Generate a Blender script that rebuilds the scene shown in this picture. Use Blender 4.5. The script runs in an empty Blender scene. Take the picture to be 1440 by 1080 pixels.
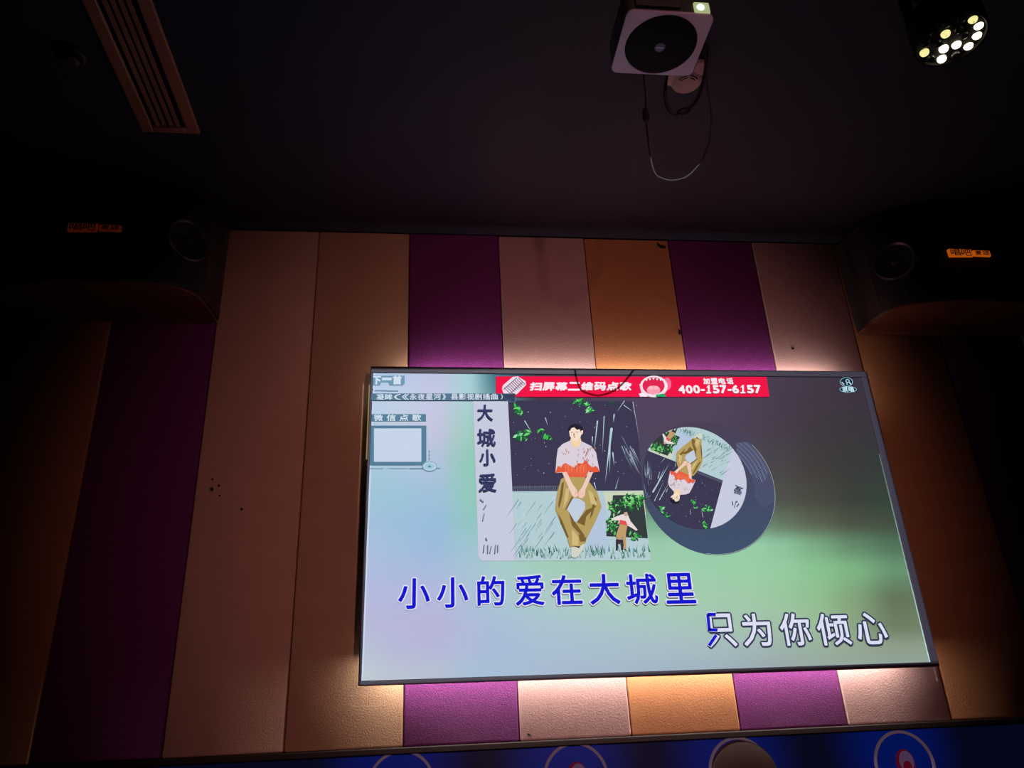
import bpy, bmesh, math, random
from mathutils import Vector, Matrix

# ------------------------------------------------------------------ camera
CZ = 1.05                                   # camera height above the floor
FPX = 1100.0                                # focal length in pixels of the 1440x1080 frame
PITCH, YAW, ROLL = 0.42197, 0.12282, -0.04756
_f = Vector((math.sin(YAW)*math.cos(PITCH), math.cos(YAW)*math.cos(PITCH), math.sin(PITCH)))
_r0 = Vector((math.cos(YAW), -math.sin(YAW), 0)); _u0 = _r0.cross(_f)
_r = math.cos(ROLL)*_r0 + math.sin(ROLL)*_u0
_u = -math.sin(ROLL)*_r0 + math.cos(ROLL)*_u0
CAM = Vector((0, 0, CZ))
scene = bpy.context.scene
C = scene.collection
cd = bpy.data.cameras.new('camera'); cam = bpy.data.objects.new('camera', cd); C.objects.link(cam)
cd.sensor_fit = 'HORIZONTAL'; cd.sensor_width = 36; cd.lens = FPX/1440*36; cd.clip_start = 0.02
m = Matrix((_r, _u, -_f)).transposed().to_4x4(); m.translation = CAM
cam.matrix_world = m
scene.camera = cam
scene.view_settings.view_transform = 'Standard'; scene.view_settings.look = 'None'
scene.view_settings.exposure = 0.0; scene.view_settings.gamma = 1.0
scene.view_settings.use_curve_mapping = False

# ------------------------------------------------------------------ world and large lights
w = bpy.data.worlds.new('world'); scene.world = w; w.use_nodes = True
w.node_tree.nodes['Background'].inputs[0].default_value = (0.10, 0.10, 0.55, 1)
w.node_tree.nodes['Background'].inputs[1].default_value = 0.004

WALL = 2.5                                  # front of the upholstered panels
SCR_Y = 2.42                                # front of the projection screen
SX0, SX1, SZ0, SZ1 = -0.182, 1.5956, 0.1437+CZ, 1.1547+CZ
SROLL = -0.0056
BEAM = Vector((0.68, 0.0, 1.68+CZ))         # lens of the projector above the viewer
BEAM_E = 265.0

def link(o):
    C.objects.link(o); return o

# the projector's beam: a spot with a rectangular gate (shifted lens, even field)
ld = bpy.data.lights.new('projector_beam', 'SPOT'); ld.energy = BEAM_E
ld.shadow_soft_size = 0.004; ld.spot_size = math.radians(75); ld.spot_blend = 0.0
ld.use_nodes = True
nt = ld.node_tree; em = nt.nodes['Emission']
geo = nt.nodes.new('ShaderNodeNewGeometry'); sep = nt.nodes.new('ShaderNodeSeparateXYZ')
nt.links.new(geo.outputs['Incoming'], sep.inputs[0])
def lm(op, a, b=None):
    n = nt.nodes.new('ShaderNodeMath'); n.operation = op
    for i, v in enumerate((a, b)):
        if v is None: continue
        if isinstance(v, (int, float)): n.inputs[i].default_value = v
        else: nt.links.new(v, n.inputs[i])
    return n.outputs[0]
uu = lm('DIVIDE', sep.outputs[0], sep.outputs[1]); vv = lm('DIVIDE', sep.outputs[2], sep.outputs[1])
dY = SCR_Y - BEAM.y
def gate(v, lo, hi):
    return lm('MULTIPLY', lm('GREATER_THAN', v, lo), lm('LESS_THAN', v, hi))
g = lm('MULTIPLY', gate(uu, (SX0+0.003-BEAM.x)/dY, (SX1-0.004-BEAM.x)/dY), gate(vv, (SZ0+0.006-BEAM.z)/dY, (SZ1-0.006-BEAM.z)/dY))
r2 = lm('ADD', lm('ADD', lm('MULTIPLY', uu, uu), lm('MULTIPLY', vv, vv)), 1.0)
nt.links.new(lm('MULTIPLY', g, lm('POWER', r2, 1.5)), em.inputs['Strength'])
lo = link(bpy.data.objects.new('projector_beam', ld)); lo.location = BEAM
lo.rotation_euler = (Vector(((SX0+SX1)/2, SCR_Y, (SZ0+SZ1)/2)) - BEAM).to_track_quat('-Z', 'Y').to_euler()

def spot(name, loc, target, energy, color, size, blend, soft):
    d = bpy.data.lights.new(name, 'SPOT'); d.energy = energy; d.color = color
    d.spot_size = math.radians(size); d.spot_blend = blend; d.shadow_soft_size = soft
    o = link(bpy.data.objects.new(name, d)); o.location = loc
    o.rotation_euler = (Vector(target) - Vector(loc)).to_track_quat('-Z', 'Y').to_euler()
    return o
# dim warm fill added behind the viewer as ambience, aimed at the front wall
spot('warm_fill_spot', (1.0, -1.5, 1.72), (0.44, 2.5, 1.72), 100, (1.0, 0.42, 0.40), 46, 0.9, 0.08)

# ------------------------------------------------------------------ helpers
def lin(c):
    c = c/255.0
    return c/12.92 if c <= 0.04045 else ((c+0.055)/1.055)**2.4
def rgb(r, g, b): return (lin(r), lin(g), lin(b), 1.0)

def ray(px, py):
    return _f + (px-720)/FPX*_r - (py-540)/FPX*_u
def at_y(px, py, Y):
    d = ray(px, py); return CAM + d*(Y/d.y)
def at_z(px, py, Z):                         # Z in world metres
    d = ray(px, py); return CAM + d*((Z-CZ)/d.z)

_mats = {}
def mat(name, col, rough=0.6, metal=0.0, bump=0.0, bscale=60.0, var=0.0, vscale=8.0, emit=None, estr=0.0, sheen=0.0, spec=0.5):
    if name in _mats: return _mats[name]
    M = bpy.data.materials.new(name); M.use_nodes = True; _mats[name] = M
    N = M.node_tree; b = N.nodes['Principled BSDF']
    b.inputs['Base Color'].default_value = (*col[:3], 1); b.inputs['Roughness'].default_value = rough
    b.inputs['Metallic'].default_value = metal; b.inputs['Specular IOR Level'].default_value = spec
    if sheen: b.inputs['Sheen Weight'].default_value = sheen; b.inputs['Sheen Tint'].default_value = (*[min(1, c*2.5) for c in col[:3]], 1)
    tc = N.nodes.new('ShaderNodeTexCoord')
    if var:
        n = N.nodes.new('ShaderNodeTexNoise'); n.inputs['Scale'].default_value = vscale; n.inputs['Detail'].default_value = 6
        N.links.new(tc.outputs['Object'], n.inputs['Vector'])
        mx = N.nodes.new('ShaderNodeMix'); mx.data_type = 'RGBA'
        mx.inputs[6].default_value = (*[c*(1-var) for c in col[:3]], 1); mx.inputs[7].default_value = (*[min(1, c*(1+var)) for c in col[:3]], 1)
        N.links.new(n.outputs['Fac'], mx.inputs[0]); N.links.new(mx.outputs[2], b.inputs['Base Color'])
    if bump:
        n = N.nodes.new('ShaderNodeTexNoise'); n.inputs['Scale'].default_value = bscale; n.inputs['Detail'].default_value = 5
        N.links.new(tc.outputs['Object'], n.inputs['Vector'])
        bp = N.nodes.new('ShaderNodeBump'); bp.inputs['Strength'].default_value = bump; bp.inputs['Distance'].default_value = 0.004
        N.links.new(n.outputs['Fac'], bp.inputs['Height']); N.links.new(bp.outputs[0], b.inputs['Normal'])
    if emit:
        b.inputs['Emission Color'].default_value = (*emit[:3], 1); b.inputs['Emission Strength'].default_value = estr
    return M

def obj(name, bm, material, parent=None, smooth=False):
    me = bpy.data.meshes.new(name)
    bmesh.ops.recalc_face_normals(bm, faces=bm.faces[:])
    bm.to_mesh(me); bm.free()
    if smooth:
        for p in me.polygons: p.use_smooth = True
        me.set_sharp_from_angle(angle=math.radians(35))
    me.materials.append(material)
    o = link(bpy.data.objects.new(name, me))
    if parent: o.parent = parent
    return o
def tag(o, label=None, cat=None, group=None, kind=None):
    if label: o['label'] = label
    if cat: o['category'] = cat
    if group: o['group'] = group
    if kind: o['kind'] = kind
    return o
def thing(name, label, cat, loc=(0, 0, 0), group=None):
    o = link(bpy.data.objects.new(name, None)); o.location = loc; o.empty_display_size = 0.05
    return tag(o, label, cat, group)

def box(bm, x0, x1, y0, y1, z0, z1, bev=0.0, seg=2):
    r = bmesh.ops.create_cube(bm, size=1.0)
    for v in r['verts']:
        v.co = Vector(((x0+x1)/2 + v.co.x*(x1-x0), (y0+y1)/2 + v.co.y*(y1-y0), (z0+z1)/2 + v.co.z*(z1-z0)))
    if bev:
        es = list({e for v in r['verts'] for e in v.link_edges})
        bmesh.ops.bevel(bm, geom=es, offset=bev, segments=seg, profile=0.5, affect='EDGES')
    return bm
def newbox(*a, **k): return box(bmesh.new(), *a, **k)
def basis(axis):
    a = Vector(axis).normalized(); t = Vector((0, 0, 1)) if abs(a.z) < 0.9 else Vector((1, 0, 0))
    x = t.cross(a).normalized(); return x, a.cross(x), a
def lathe(bm, prof, c, axis=(0, 0, 1), n=40):
    """revolve (radius, height) pairs around axis through c"""
    x, y, a = basis(axis); c = Vector(c); rings = []
    for r, h in prof:
        if r < 1e-6: rings.append([bm.verts.new(c+a*h)])
        else: rings.append([bm.verts.new(c+a*h+r*(math.cos(2*math.pi*k/n)*x+math.sin(2*math.pi*k/n)*y)) for k in range(n)])
    for A, B in zip(rings, rings[1:]):
        for k in range(n):
            k2 = (k+1) % n
            if len(A) == 1 and len(B) == 1: continue
            if len(A) == 1: bm.faces.new((A[0], B[k], B[k2]))
            elif len(B) == 1: bm.faces.new((A[k], A[k2], B[0]))
            else: bm.faces.new((A[k], A[k2], B[k2], B[k]))
    return bm
def smooth_path(pts, sub=8):
    P = [Vector(p) for p in pts]; P = [2*P[0]-P[1]] + P + [2*P[-1]-P[-2]]; out = []
    for i in range(1, len(P)-2):
        for k in range(sub):
            t = k/sub; a, b, c, d = P[i-1:i+3]
            out.append(0.5*((2*b)+(c-a)*t+(2*a-5*b+4*c-d)*t*t+(3*b-a-3*c+d)*t**3))
    out.append(P[-2]); return out
def tube(bm, pts, r, n=10):
    rings = []; prev = None
    for i, p in enumerate(pts):
        t = (pts[min(i+1, len(pts)-1)]-pts[max(i-1, 0)]).normalized()
        if prev is None: x = basis(t)[0]
        else: x = (prev-t*prev.dot(t)).normalized()
        prev = x; y = t.cross(x)
        rr = r[i] if isinstance(r, list) else r
        rings.append([bm.verts.new(p+rr*(math.cos(2*math.pi*k/n)*x+math.sin(2*math.pi*k/n)*y)) for k in range(n)])
    for A, B in zip(rings, rings[1:]):
        for k in range(n): bm.faces.new((A[k], A[(k+1) % n], B[(k+1) % n], B[k]))
    bm.faces.new(rings[0]); bm.faces.new(rings[-1]); return bm
def prism(bm, plan, z0, z1, bev=0.0):
    """vertical prism over an (x, y) outline"""
    lo_ = [bm.verts.new((x, y, z0)) for x, y in plan]; hi = [bm.verts.new((x, y, z1)) for x, y in plan]
    f0 = bm.faces.new(lo_); f1 = bm.faces.new(hi); n = len(plan)
    for k in range(n): bm.faces.new((lo_[k], lo_[(k+1) % n], hi[(k+1) % n], hi[k]))
    if bev:
        es = list(set(f0.edges) | set(f1.edges))
        bmesh.ops.bevel(bm, geom=es, offset=bev, segments=2, profile=0.5, affect='EDGES')
    return bm

# ------------------------------------------------------------------ the room
RX0, RX1, RY0 = -2.1, 3.1, -2.6
CEIL = 1.7609 + CZ
BASE = -0.0161 + CZ                          # bottom of the upholstered panels
M_ceil = mat('ceiling_paint', (0.032, 0.028, 0.055), rough=0.75, bump=0.05, bscale=40)
M_dark = mat('dark_wall_paint', (0.05, 0.04, 0.045), rough=0.8, bump=0.1, bscale=30)
M_floor = mat('floor_stone', (0.06, 0.05, 0.05), rough=0.35, var=0.3, vscale=5)
tag(obj('floor', newbox(RX0, RX1, RY0, WALL+0.15, -0.1, 0), M_floor), 'dark polished floor of the karaoke room', kind='structure')
tag(obj('ceiling', newbox(RX0, RX1, RY0, WALL+0.15, CEIL, CEIL+0.1), M_ceil), 'near black painted ceiling', kind='structure')
tag(obj('wall_left', newbox(RX0-0.1, RX0, RY0, WALL+0.15, 0, CEIL), M_dark), 'dark side wall on the left', kind='structure')
tag(obj('wall_right', newbox(RX1, RX1+0.1, RY0, WALL+0.15, 0, CEIL), M_dark), 'dark side wall on the right', kind='structure')
wall = tag(obj('wall_front', newbox(RX0, RX1, WALL+0.028, WALL+0.15, 0, CEIL), M_dark), 'front wall covered in tall upholstered panels in beige, orange and purple', kind='structure')

FAB = {
 'beige': mat('beige_suede', (0.62, 0.40, 0.29), rough=0.75, bump=0.35, bscale=260, var=0.10, vscale=14),
 'pink': mat('pink_suede', (0.60, 0.39, 0.37), rough=0.75, bump=0.35, bscale=260, var=0.10, vscale=14),
 'tan': mat('tan_suede', (0.55, 0.36, 0.22), rough=0.75, bump=0.35, bscale=260, var=0.10, vscale=14),
 'orange': mat('orange_suede', (0.62, 0.28, 0.12), rough=0.75, bump=0.35, bscale=260, var=0.12, vscale=14),
 'purple': mat('purple_velvet', (0.185, 0.018, 0.185), rough=0.75, bump=0.8, bscale=420, var=0.38, vscale=190, sheen=0.08),
}
XB = {-1: -1.0724, 0: -0.7252, 1: -0.3926, 2: -0.0563, 3: 0.2816, 4: 0.6174, 5: 0.9562, 6: 1.2982, 7: 1.6403, 8: 1.984}
for i in (-2, -3): XB[i] = XB[i+1]-0.343
for i in (9, 10, 11): XB[i] = XB[i-1]+0.343
XB[-4] = RX0; XB[12] = RX1
SEQ = {-4: 'beige', -3: 'beige', -2: 'orange', -1: 'purple', 0: 'beige', 1: 'tan', 2: 'purple', 3: 'pink', 4: 'orange', 5: 'purple', 6: 'pink', 7: 'orange', 8: 'purple', 9: 'beige', 10: 'orange', 11: 'purple'}
rnd = random.Random(4)
panels = {}
for i in range(-4, 12):
    x0, x1 = XB[i]+0.0012, XB[i+1]-0.0012
    if x1-x0 < 0.03: continue
    bm = newbox(x0, x1, WALL+rnd.uniform(-0.0015, 0.0015), WALL+0.03, BASE, CEIL-0.002-rnd.uniform(0, 0.003), bev=0.006, seg=3)
    panels[i] = obj('panel', bm, FAB[SEQ[i]], wall, smooth=True)
    panels[i]['label'] = {'beige': 'beige suede upholstered panel', 'pink': 'pale pink suede upholstered panel', 'tan': 'tan suede upholstered panel', 'orange': 'orange suede upholstered panel', 'purple': 'purple velvet upholstered panel'}[SEQ[i]]
# small tears and marks in the upholstery
M_tear = mat('torn_backing', (0.02, 0.014, 0.012), rough=0.9)
def tear(panel, pts):
    bm = bmesh.new(); vs = []
    for px, py in pts:
        p = at_y(px, py, WALL); vs.append((p.x, p.z))
    lo_ = [bm.verts.new((x, WALL-0.003, z)) for x, z in vs]; hi = [bm.verts.new((x, WALL+0.004, z)) for x, z in vs]
    bm.faces.new(lo_); bm.faces.new(hi); n = len(vs)
    for k in range(n): bm.faces.new((lo_[k], lo_[(k+1) % n], hi[(k+1) % n], hi[k]))
    obj('tear', bm, M_tear, panel)
tear(panels[4], [(923, 341), (929, 345), (935, 346), (936, 349), (929, 349), (925, 346)])
tear(panels[4], [(954, 463), (957, 465), (957, 471), (954, 470)])
for x, y, r in ((298, 688, 3), (308, 683, 2), (299, 674, 1.5), (340, 716, 2), (309, 697, 1.5)):
    tear(panels[0], [(x-r, y), (x, y-r), (x+r, y), (x, y+r)])
tear(panels[6], [(1112, 489), (1115, 489), (1117, 491), (1114, 492)])
tear(panels[3], [(742, 1031), (747, 1033), (745, 1035), (741, 1034)])

# ledge under the panels, and the back-lit board below it
M_ledge = mat('ledge_wood', (0.02, 0.012, 0.011), rough=0.6, var=0.3, vscale=12)
tag(obj('trim_1', newbox(RX0, RX1, WALL-0.02, WALL+0.03, BASE-0.019, BASE-0.001, bev=0.003), M_ledge), 'dark wooden ledge under the upholstered panels', kind='structure')

# ------------------------------------------------------------------ projection screen
scx, scz = (SX0+SX1)/2, (SZ0+SZ1)/2; SW, SH = SX1-SX0, SZ1-SZ0
SR = Vector((math.cos(SROLL), 0, math.sin(SROLL))); SU = Vector((-math.sin(SROLL), 0, math.cos(SROLL)))
SC = Vector((scx, SCR_Y, scz))
screen = thing('projection_screen', 'large framed projection screen showing a karaoke song on the striped wall', 'screen', SC)
screen.rotation_euler = (0, -SROLL, 0)
def loc2(px, py):
    d = at_y(px, py, SCR_Y) - SC
    return Vector((d.dot(SR), d.dot(SU)))
FT, FB, FL, FR = 0.024, 0.013, 0.009, 0.026      # frame bar widths
HX, HZ = SW/2, SH/2
M_frame = mat('screen_frame_paint', (0.024, 0.021, 0.042), rough=0.6)
for n_, a in (('frame_bar', (-HX, HX, 0, 0.035, HZ-FT, HZ)), ('frame_bar', (-HX, HX, 0, 0.035, -HZ, -HZ+FB)),
              ('frame_bar', (-HX, -HX+FL, 0, 0.035, -HZ+FB, HZ-FT)), ('frame_bar', (HX-FR, HX, 0, 0.035, -HZ+FB, HZ-FT))):
    obj(n_, newbox(*a, bev=0.0015, seg=1), M_frame, screen)
for sx in (-HX+0.12, HX-0.12):
    for sz in (-HZ+0.12, HZ-0.12):
        obj('standoff', newbox(sx-0.03, sx+0.03, 0.03, WALL-SCR_Y, sz-0.03, sz+0.03), M_frame, screen)

# picture painter: flat coloured pieces, colour per face
M_pic = bpy.data.materials.new('picture'); M_pic.use_nodes = True
_b = M_pic.node_tree.nodes['Principled BSDF']; _b.inputs['Roughness'].default_value = 1.0; _b.inputs['Specular IOR Level'].default_value = 0.0
_a = M_pic.node_tree.nodes.new('ShaderNodeAttribute'); _a.attribute_name = 'tint'
M_pic.node_tree.links.new(_a.outputs['Color'], _b.inputs['Base Color'])
def pic(c): return tuple(lin(v)*0.8 for v in c[:3]) + (1.0,)
class Paint:
    """polygons in screen metres (x right, z up), each with a colour; later ones lie a hair in front"""
    def __init__(s, depth=0.0): s.v = []; s.f = []; s.c = []; s.d = depth
    def step(s): s.d += 0.00012
    def poly(s, pts, col, step=True):
        if step: s.step()
        k = len(s.v); s.v += [(p[0], -s.d, p[1]) for p in pts]; s.f.append(tuple(range(k, k+len(pts)))); s.c.append(pic(col))
    def pp(s, pts, col, step=True): s.poly([loc2(*p) for p in pts], col, step)
    def tris(s, verts, faces, col, step=True):
        if step: s.step()
        k = len(s.v); s.v += [(x, -s.d, z) for x, z in verts]
        for f in faces: s.f.append(tuple(k+i for i in f)); s.c.append(pic(col))
    def ell(s, cx, cy, rx, ry, col, n=48, step=True, rot=0):
        c, sn = math.cos(rot), math.sin(rot)
        s.pp([(cx+rx*math.cos(t)*c-ry*math.sin(t)*sn, cy+rx*math.cos(t)*sn+ry*math.sin(t)*c) for t in [2*math.pi*k/n for k in range(n)]], col, step)
    def ring(s, cx, cy, rx, ry, wd, col, n=48, a0=0, a1=360):
        s.step(); steps = max(2, int(n*abs(a1-a0)/360))
        for k in range(steps):
            t0, t1 = (math.radians(a0+(a1-a0)*j/steps) for j in (k, k+1))
            s.pp([(cx+rx*math.cos(t0), cy+ry*math.sin(t0)), (cx+rx*math.cos(t1), cy+ry*math.sin(t1)),
                  (cx+(rx-wd)*math.cos(t1), cy+(ry-wd)*math.sin(t1)), (cx+(rx-wd)*math.cos(t0), cy+(ry-wd)*math.sin(t0))], col, False)
    def line(s, a, b, wd, col, step=True):
        a, b = Vector(a), Vector(b); d = (b-a).normalized(); n = Vector((-d.y, d.x))*wd/2
        s.pp([a+n, b+n, b-n, a-n], col, step)
    def build(s, name, parent):
        me = bpy.data.meshes.new(name); me.from_pydata(s.v, [], s.f)
        at = me.color_attributes.new('tint', 'FLOAT_COLOR', 'CORNER')
        for p, c in zip(me.polygons, s.c):
            for li in p.loop_indices: at.data[li].color = c
        me.materials.append(M_pic); o = link(bpy.data.objects.new(name, me)); o.parent = parent; return o

# glyph outlines come from the program's own built-in font
_gl = {}
def glyph(ch):
    if ch not in _gl:
        cu = bpy.data.curves.new('g', 'FONT'); cu.body = ch; cu.resolution_u = 3
        o = bpy.data.objects.new('g', cu); C.objects.link(o)
        bpy.context.view_layer.update()
        me = o.to_mesh(); vs = [(v.co.x, v.co.y) for v in me.vertices]; fs = [tuple(p.vertices) for p in me.polygons]
        o.to_mesh_clear(); bpy.data.objects.remove(o); bpy.data.curves.remove(cu)
        xs = [v[0] for v in vs]; ys = [v[1] for v in vs]
        _gl[ch] = (vs, fs, min(xs), max(xs), min(ys), max(ys))
    return _gl[ch]
def char(P, ch, x0, y0, x1, y1, col, bold=0.0, outline=None, ow=0.0, slant=0.0, grow=0.0, clipx=None):
    """fit a character into a pixel box on the screen; bold/ow in pixels"""
    vs, fs, gx0, gx1, gy0, gy1 = glyph(ch)
    cx, cy = (x0+x1)/2, (y0+y1)/2; c = loc2(cx, cy)
    W_ = (loc2(x1, cy)-loc2(x0, cy)).length; H_ = (loc2(cx, y0)-loc2(cx, y1)).length; px = W_/(x1-x0)
    pad = 2*(bold+ow)*px
    sx, sz = (W_-pad)/(gx1-gx0), (H_-pad)/(gy1-gy0)
    base = [(((x-(gx0+gx1)/2)*sx), ((y-(gy0+gy1)/2)*sz)) for x, y in vs]
    base = [(c.x+x+slant*z, c.y+z) for x, z in base]
    def layer(r, colr, n):
        P.step()
        offs = [(0, 0)] + [(r*px*math.cos(2*math.pi*k/n), r*px*math.sin(2*math.pi*k/n)) for k in range(n)] if r > 0 else [(0, 0)]
        for ox, oz in offs:
            P.tris([(x+ox, z+oz) for x, z in base], fs, colr, False); P.d += 0.00001
    if outline: layer(bold+ow, outline, 12)
    layer(bold, col, 8)
def text(P, s, x0, y0, x1, y1, col, bold=0.0, gap=0.1, **k):
    n = len(s); w_ = (x1-x0)/(n+(n-1)*gap)
    for i, ch in enumerate(s):
        if ch == ' ': continue
        a = x0+i*w_*(1+gap); char(P, ch, a, y0, a+w_, y1, col, bold, **k)

# background of the picture: soft colour field
BX = [505, 560, 610, 660, 700, 760, 850, 920, 1000, 1060, 1100, 1150, 1200, 1260, 1330]
BYR = [520, 560, 600, 650, 700, 735, 765, 800, 840, 880, 910, 945]
D_ = (66, 58, 76)
BG = [
 [(165, 208, 238), (180, 205, 235), (188, 198, 230), (165, 212, 222), (58, 112, 132), D_, (80, 66, 90), (86, 72, 98), (84, 70, 96), (78, 66, 88), (72, 62, 80), (66, 58, 72), (62, 52, 70), (56, 50, 74), (56, 50, 74)],
 [(182, 212, 238), (190, 212, 235), (196, 204, 232), (170, 212, 215), (90, 140, 150), D_, (80, 68, 92), (84, 70, 96), (82, 70, 94), (76, 66, 86), (70, 60, 78), (66, 58, 70), (62, 54, 66), (56, 50, 70), (54, 50, 70)],
 [(175, 208, 225), (190, 208, 228), (195, 200, 228), (160, 208, 200), (110, 170, 160), D_, (78, 70, 94), (80, 70, 94), (78, 70, 92), (74, 66, 84), (70, 62, 76), (64, 58, 66), (60, 56, 62), (54, 54, 62), (52, 50, 66)],
 [(160, 205, 220), (170, 202, 225), (176, 198, 225), (145, 205, 188), (120, 190, 160), (70, 75, 90), (72, 76, 96), (74, 74, 94), (74, 74, 90), (72, 72, 82), (72, 70, 74), (64, 62, 62), (58, 60, 60), (52, 62, 60), (50, 54, 62)],
 [(160, 200, 220), (155, 200, 220), (158, 195, 222), (145, 205, 195), (125, 195, 170), (90, 120, 110), (80, 110, 100), (80, 100, 96), (78, 100, 90), (78, 90, 82), (78, 82, 76), (72, 74, 66), (60, 66, 60), (52, 70, 60), (50, 66, 60)],
 [(165, 195, 224), (155, 195, 222), (150, 192, 224), (145, 200, 200), (135, 198, 180), (120, 180, 150), (120, 180, 140), (120, 180, 135), (118, 175, 130), (108, 150, 112), (96, 122, 94), (88, 100, 80), (74, 84, 70), (66, 80, 66), (62, 74, 66)],
 [(170, 195, 226), (160, 194, 224), (155, 190, 224), (155, 200, 212), (155, 206, 200), (150, 205, 180), (150, 205, 165), (150, 208, 165), (148, 212, 162), (146, 212, 156), (136, 202, 146), (118, 176, 118), (98, 142, 98), (80, 118, 84), (76, 110, 84)],
 [(175, 192, 226), (168, 190, 225), (165, 190, 225), (165, 198, 216), (165, 205, 208), (162, 208, 192), (158, 208, 175), (155, 210, 170), (150, 214, 160), (148, 214, 152), (145, 212, 148), (132, 206, 126), (122, 192, 116), (104, 158, 104), (100, 150, 104)],
 [(180, 190, 225), (176, 188, 224), (178, 188, 224), (170, 194, 220), (168, 200, 214), (168, 204, 204), (168, 208, 190), (164, 208, 180), (160, 208, 168), (156, 208, 158), (150, 206, 148), (142, 200, 132), (128, 172, 112), (98, 122, 86), (104, 128, 96)],
 [(184, 188, 220), (180, 186, 222), (182, 184, 222), (172, 190, 222), (166, 194, 218), (168, 198, 212), (168, 200, 204), (166, 200, 198), (164, 198, 186), (162, 198, 176), (160, 196, 162), (152, 194, 142), (138, 172, 122), (110, 132, 96), (116, 138, 104)],
 [(182, 198, 216), (180, 188, 220), (180, 186, 220), (172, 190, 222), (164, 192, 220), (168, 194, 214), (166, 194, 208), (166, 192, 202), (164, 190, 196), (160, 186, 186), (156, 182, 174), (152, 180, 160), (148, 172, 146), (142, 164, 138), (142, 164, 138)],
 [(190, 206, 216), (184, 198, 214), (180, 196, 214), (168, 194, 216), (164, 194, 216), (166, 190, 212), (164, 188, 206), (160, 184, 200), (156, 180, 192), (152, 174, 182), (150, 170, 174), (148, 170, 168), (148, 170, 164), (148, 168, 164), (148, 168, 162)],
]
def smoothstep(t): return t
def bg(px, py):
    px = min(max(px, BX[0]), BX[-1]-0.01); py = min(max(py, BYR[0]), BYR[-1]-0.01)
    i = max(k for k in range(len(BX)-1) if BX[k] <= px); j = max(k for k in range(len(BYR)-1) if BYR[k] <= py)
    t = (px-BX[i])/(BX[i+1]-BX[i]); s = (py-BYR[j])/(BYR[j+1]-BYR[j])
    t = t*t*(3-2*t)*0.5+t*0.5; s = s*s*(3-2*s)*0.5+s*0.5
    r_, g_, b_ = ((BG[j][i][k]*(1-t)+BG[j][i+1][k]*t)*(1-s)+(BG[j+1][i][k]*(1-t)+BG[j+1][i+1][k]*t)*s for k in range(3))
    e = max(0.0, g_-b_-15)
    return (r_+0.04*e, g_-0.12*e, b_+0.34*e)
def to_px(x, z):
    P = SC + SR*x + SU*z - CAM
    return 720+FPX*P.dot(_r)/P.dot(_f), 540-FPX*P.dot(_u)/P.dot(_f)
NX, NZ = 90, 52
xs = [-HX+FL+(SW-FL-FR)*i/NX for i in range(NX+1)]; zs = [-HZ+FB+(SH-FT-FB)*j/NZ for j in range(NZ+1)]
me = bpy.data.meshes.new('screen_surface')
V = [(x, 0.004, z) for z in zs for x in xs]; ff = [(j*(NX+1)+i, j*(NX+1)+i+1, (j+1)*(NX+1)+i+1, (j+1)*(NX+1)+i) for j in range(NZ) for i in range(NX)]
me.from_pydata(V, [], ff)
ca = me.color_attributes.new('tint', 'FLOAT_COLOR', 'POINT')
for k, (x, y, z) in enumerate(V): ca.data[k].color = pic(bg(*to_px(x, z)))
me.materials.append(M_pic); surf = link(bpy.data.objects.new('screen_surface', me)); surf.parent = screen
obj('backing', newbox(-HX+FL, HX-FR, 0.006, 0.03, -HZ+FB, HZ-FT), M_frame, screen)
D0 = -0.0035                                  # pictures start just in front of the surface
# bright seam where the picture runs off the right edge of the cloth
P = Paint(D0)
for k in range(12):
    z0 = -HZ+FB + (0.70*(SH-FT-FB))*k/12; z1 = -HZ+FB + (0.70*(SH-FT-FB))*(k+1)/12
    c = [int(a*(1-k/13)+b*k/13) for a, b in zip((190, 225, 225), (80, 100, 90))]
    P.poly([(HX-FR-0.004, z0), (HX-FR, z0), (HX-FR, z1), (HX-FR-0.004, z1)], c, False)
P.build('picture_edge', surf)
P = Paint(D0)
P.poly([(-HX+FL, -HZ+FB), (-HX+FL+0.005, -HZ+FB), (-HX+FL+0.005, HZ-FT), (-HX+FL, HZ-FT)], (196, 216, 236), False)
P.build('picture_edge', surf)

# --- album cover and record
W0 = (232, 236, 242)
def crop(pts, ox=680, oy=555, k=4.5): return [(ox+x/k, oy+y/k) for x, y in pts]
DARK = (60, 58, 84); PALE = (176, 208, 214); KH = (178, 160, 98); KHD = (120, 98, 52); RED = (226, 92, 64); SKIN = (232, 206, 190); SHIRT = (214, 210, 222)
ART = []                                     # (points in pixels, colour): reused for the record's label
def art(pts, col, k=4.5): ART.append((crop(pts), col))
art([(-66, 37), (155, 35), (205, 1050), (-15, 1050), (-32, 1020)], (196, 206, 226))
art([(155, 35), (950, 40), (985, 300), (1010, 605), (183, 610)], DARK)
art([(183, 610), (1010, 605), (1060, 1048), (207, 1050)], PALE)
art([(640, 760), (770, 640), (800, 1000), (660, 1010)], (176, 200, 222))
art([(760, 612), (1012, 606), (1030, 760), (780, 720)], (200, 214, 190))
rn = random.Random(11)
# grass along the bottom
for k in range(150):
    x = rn.uniform(205, 1050); y = rn.uniform(985, 1040); h = rn.uniform(18, 60); q = rn.uniform(5, 13)
    art([(x, y), (x+q, y), (x+rn.uniform(-16, 20), y-h)], rn.choice([(60, 120, 120), (96, 150, 146), (150, 190, 186), (60, 104, 96), (120, 170, 150)]))
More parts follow.
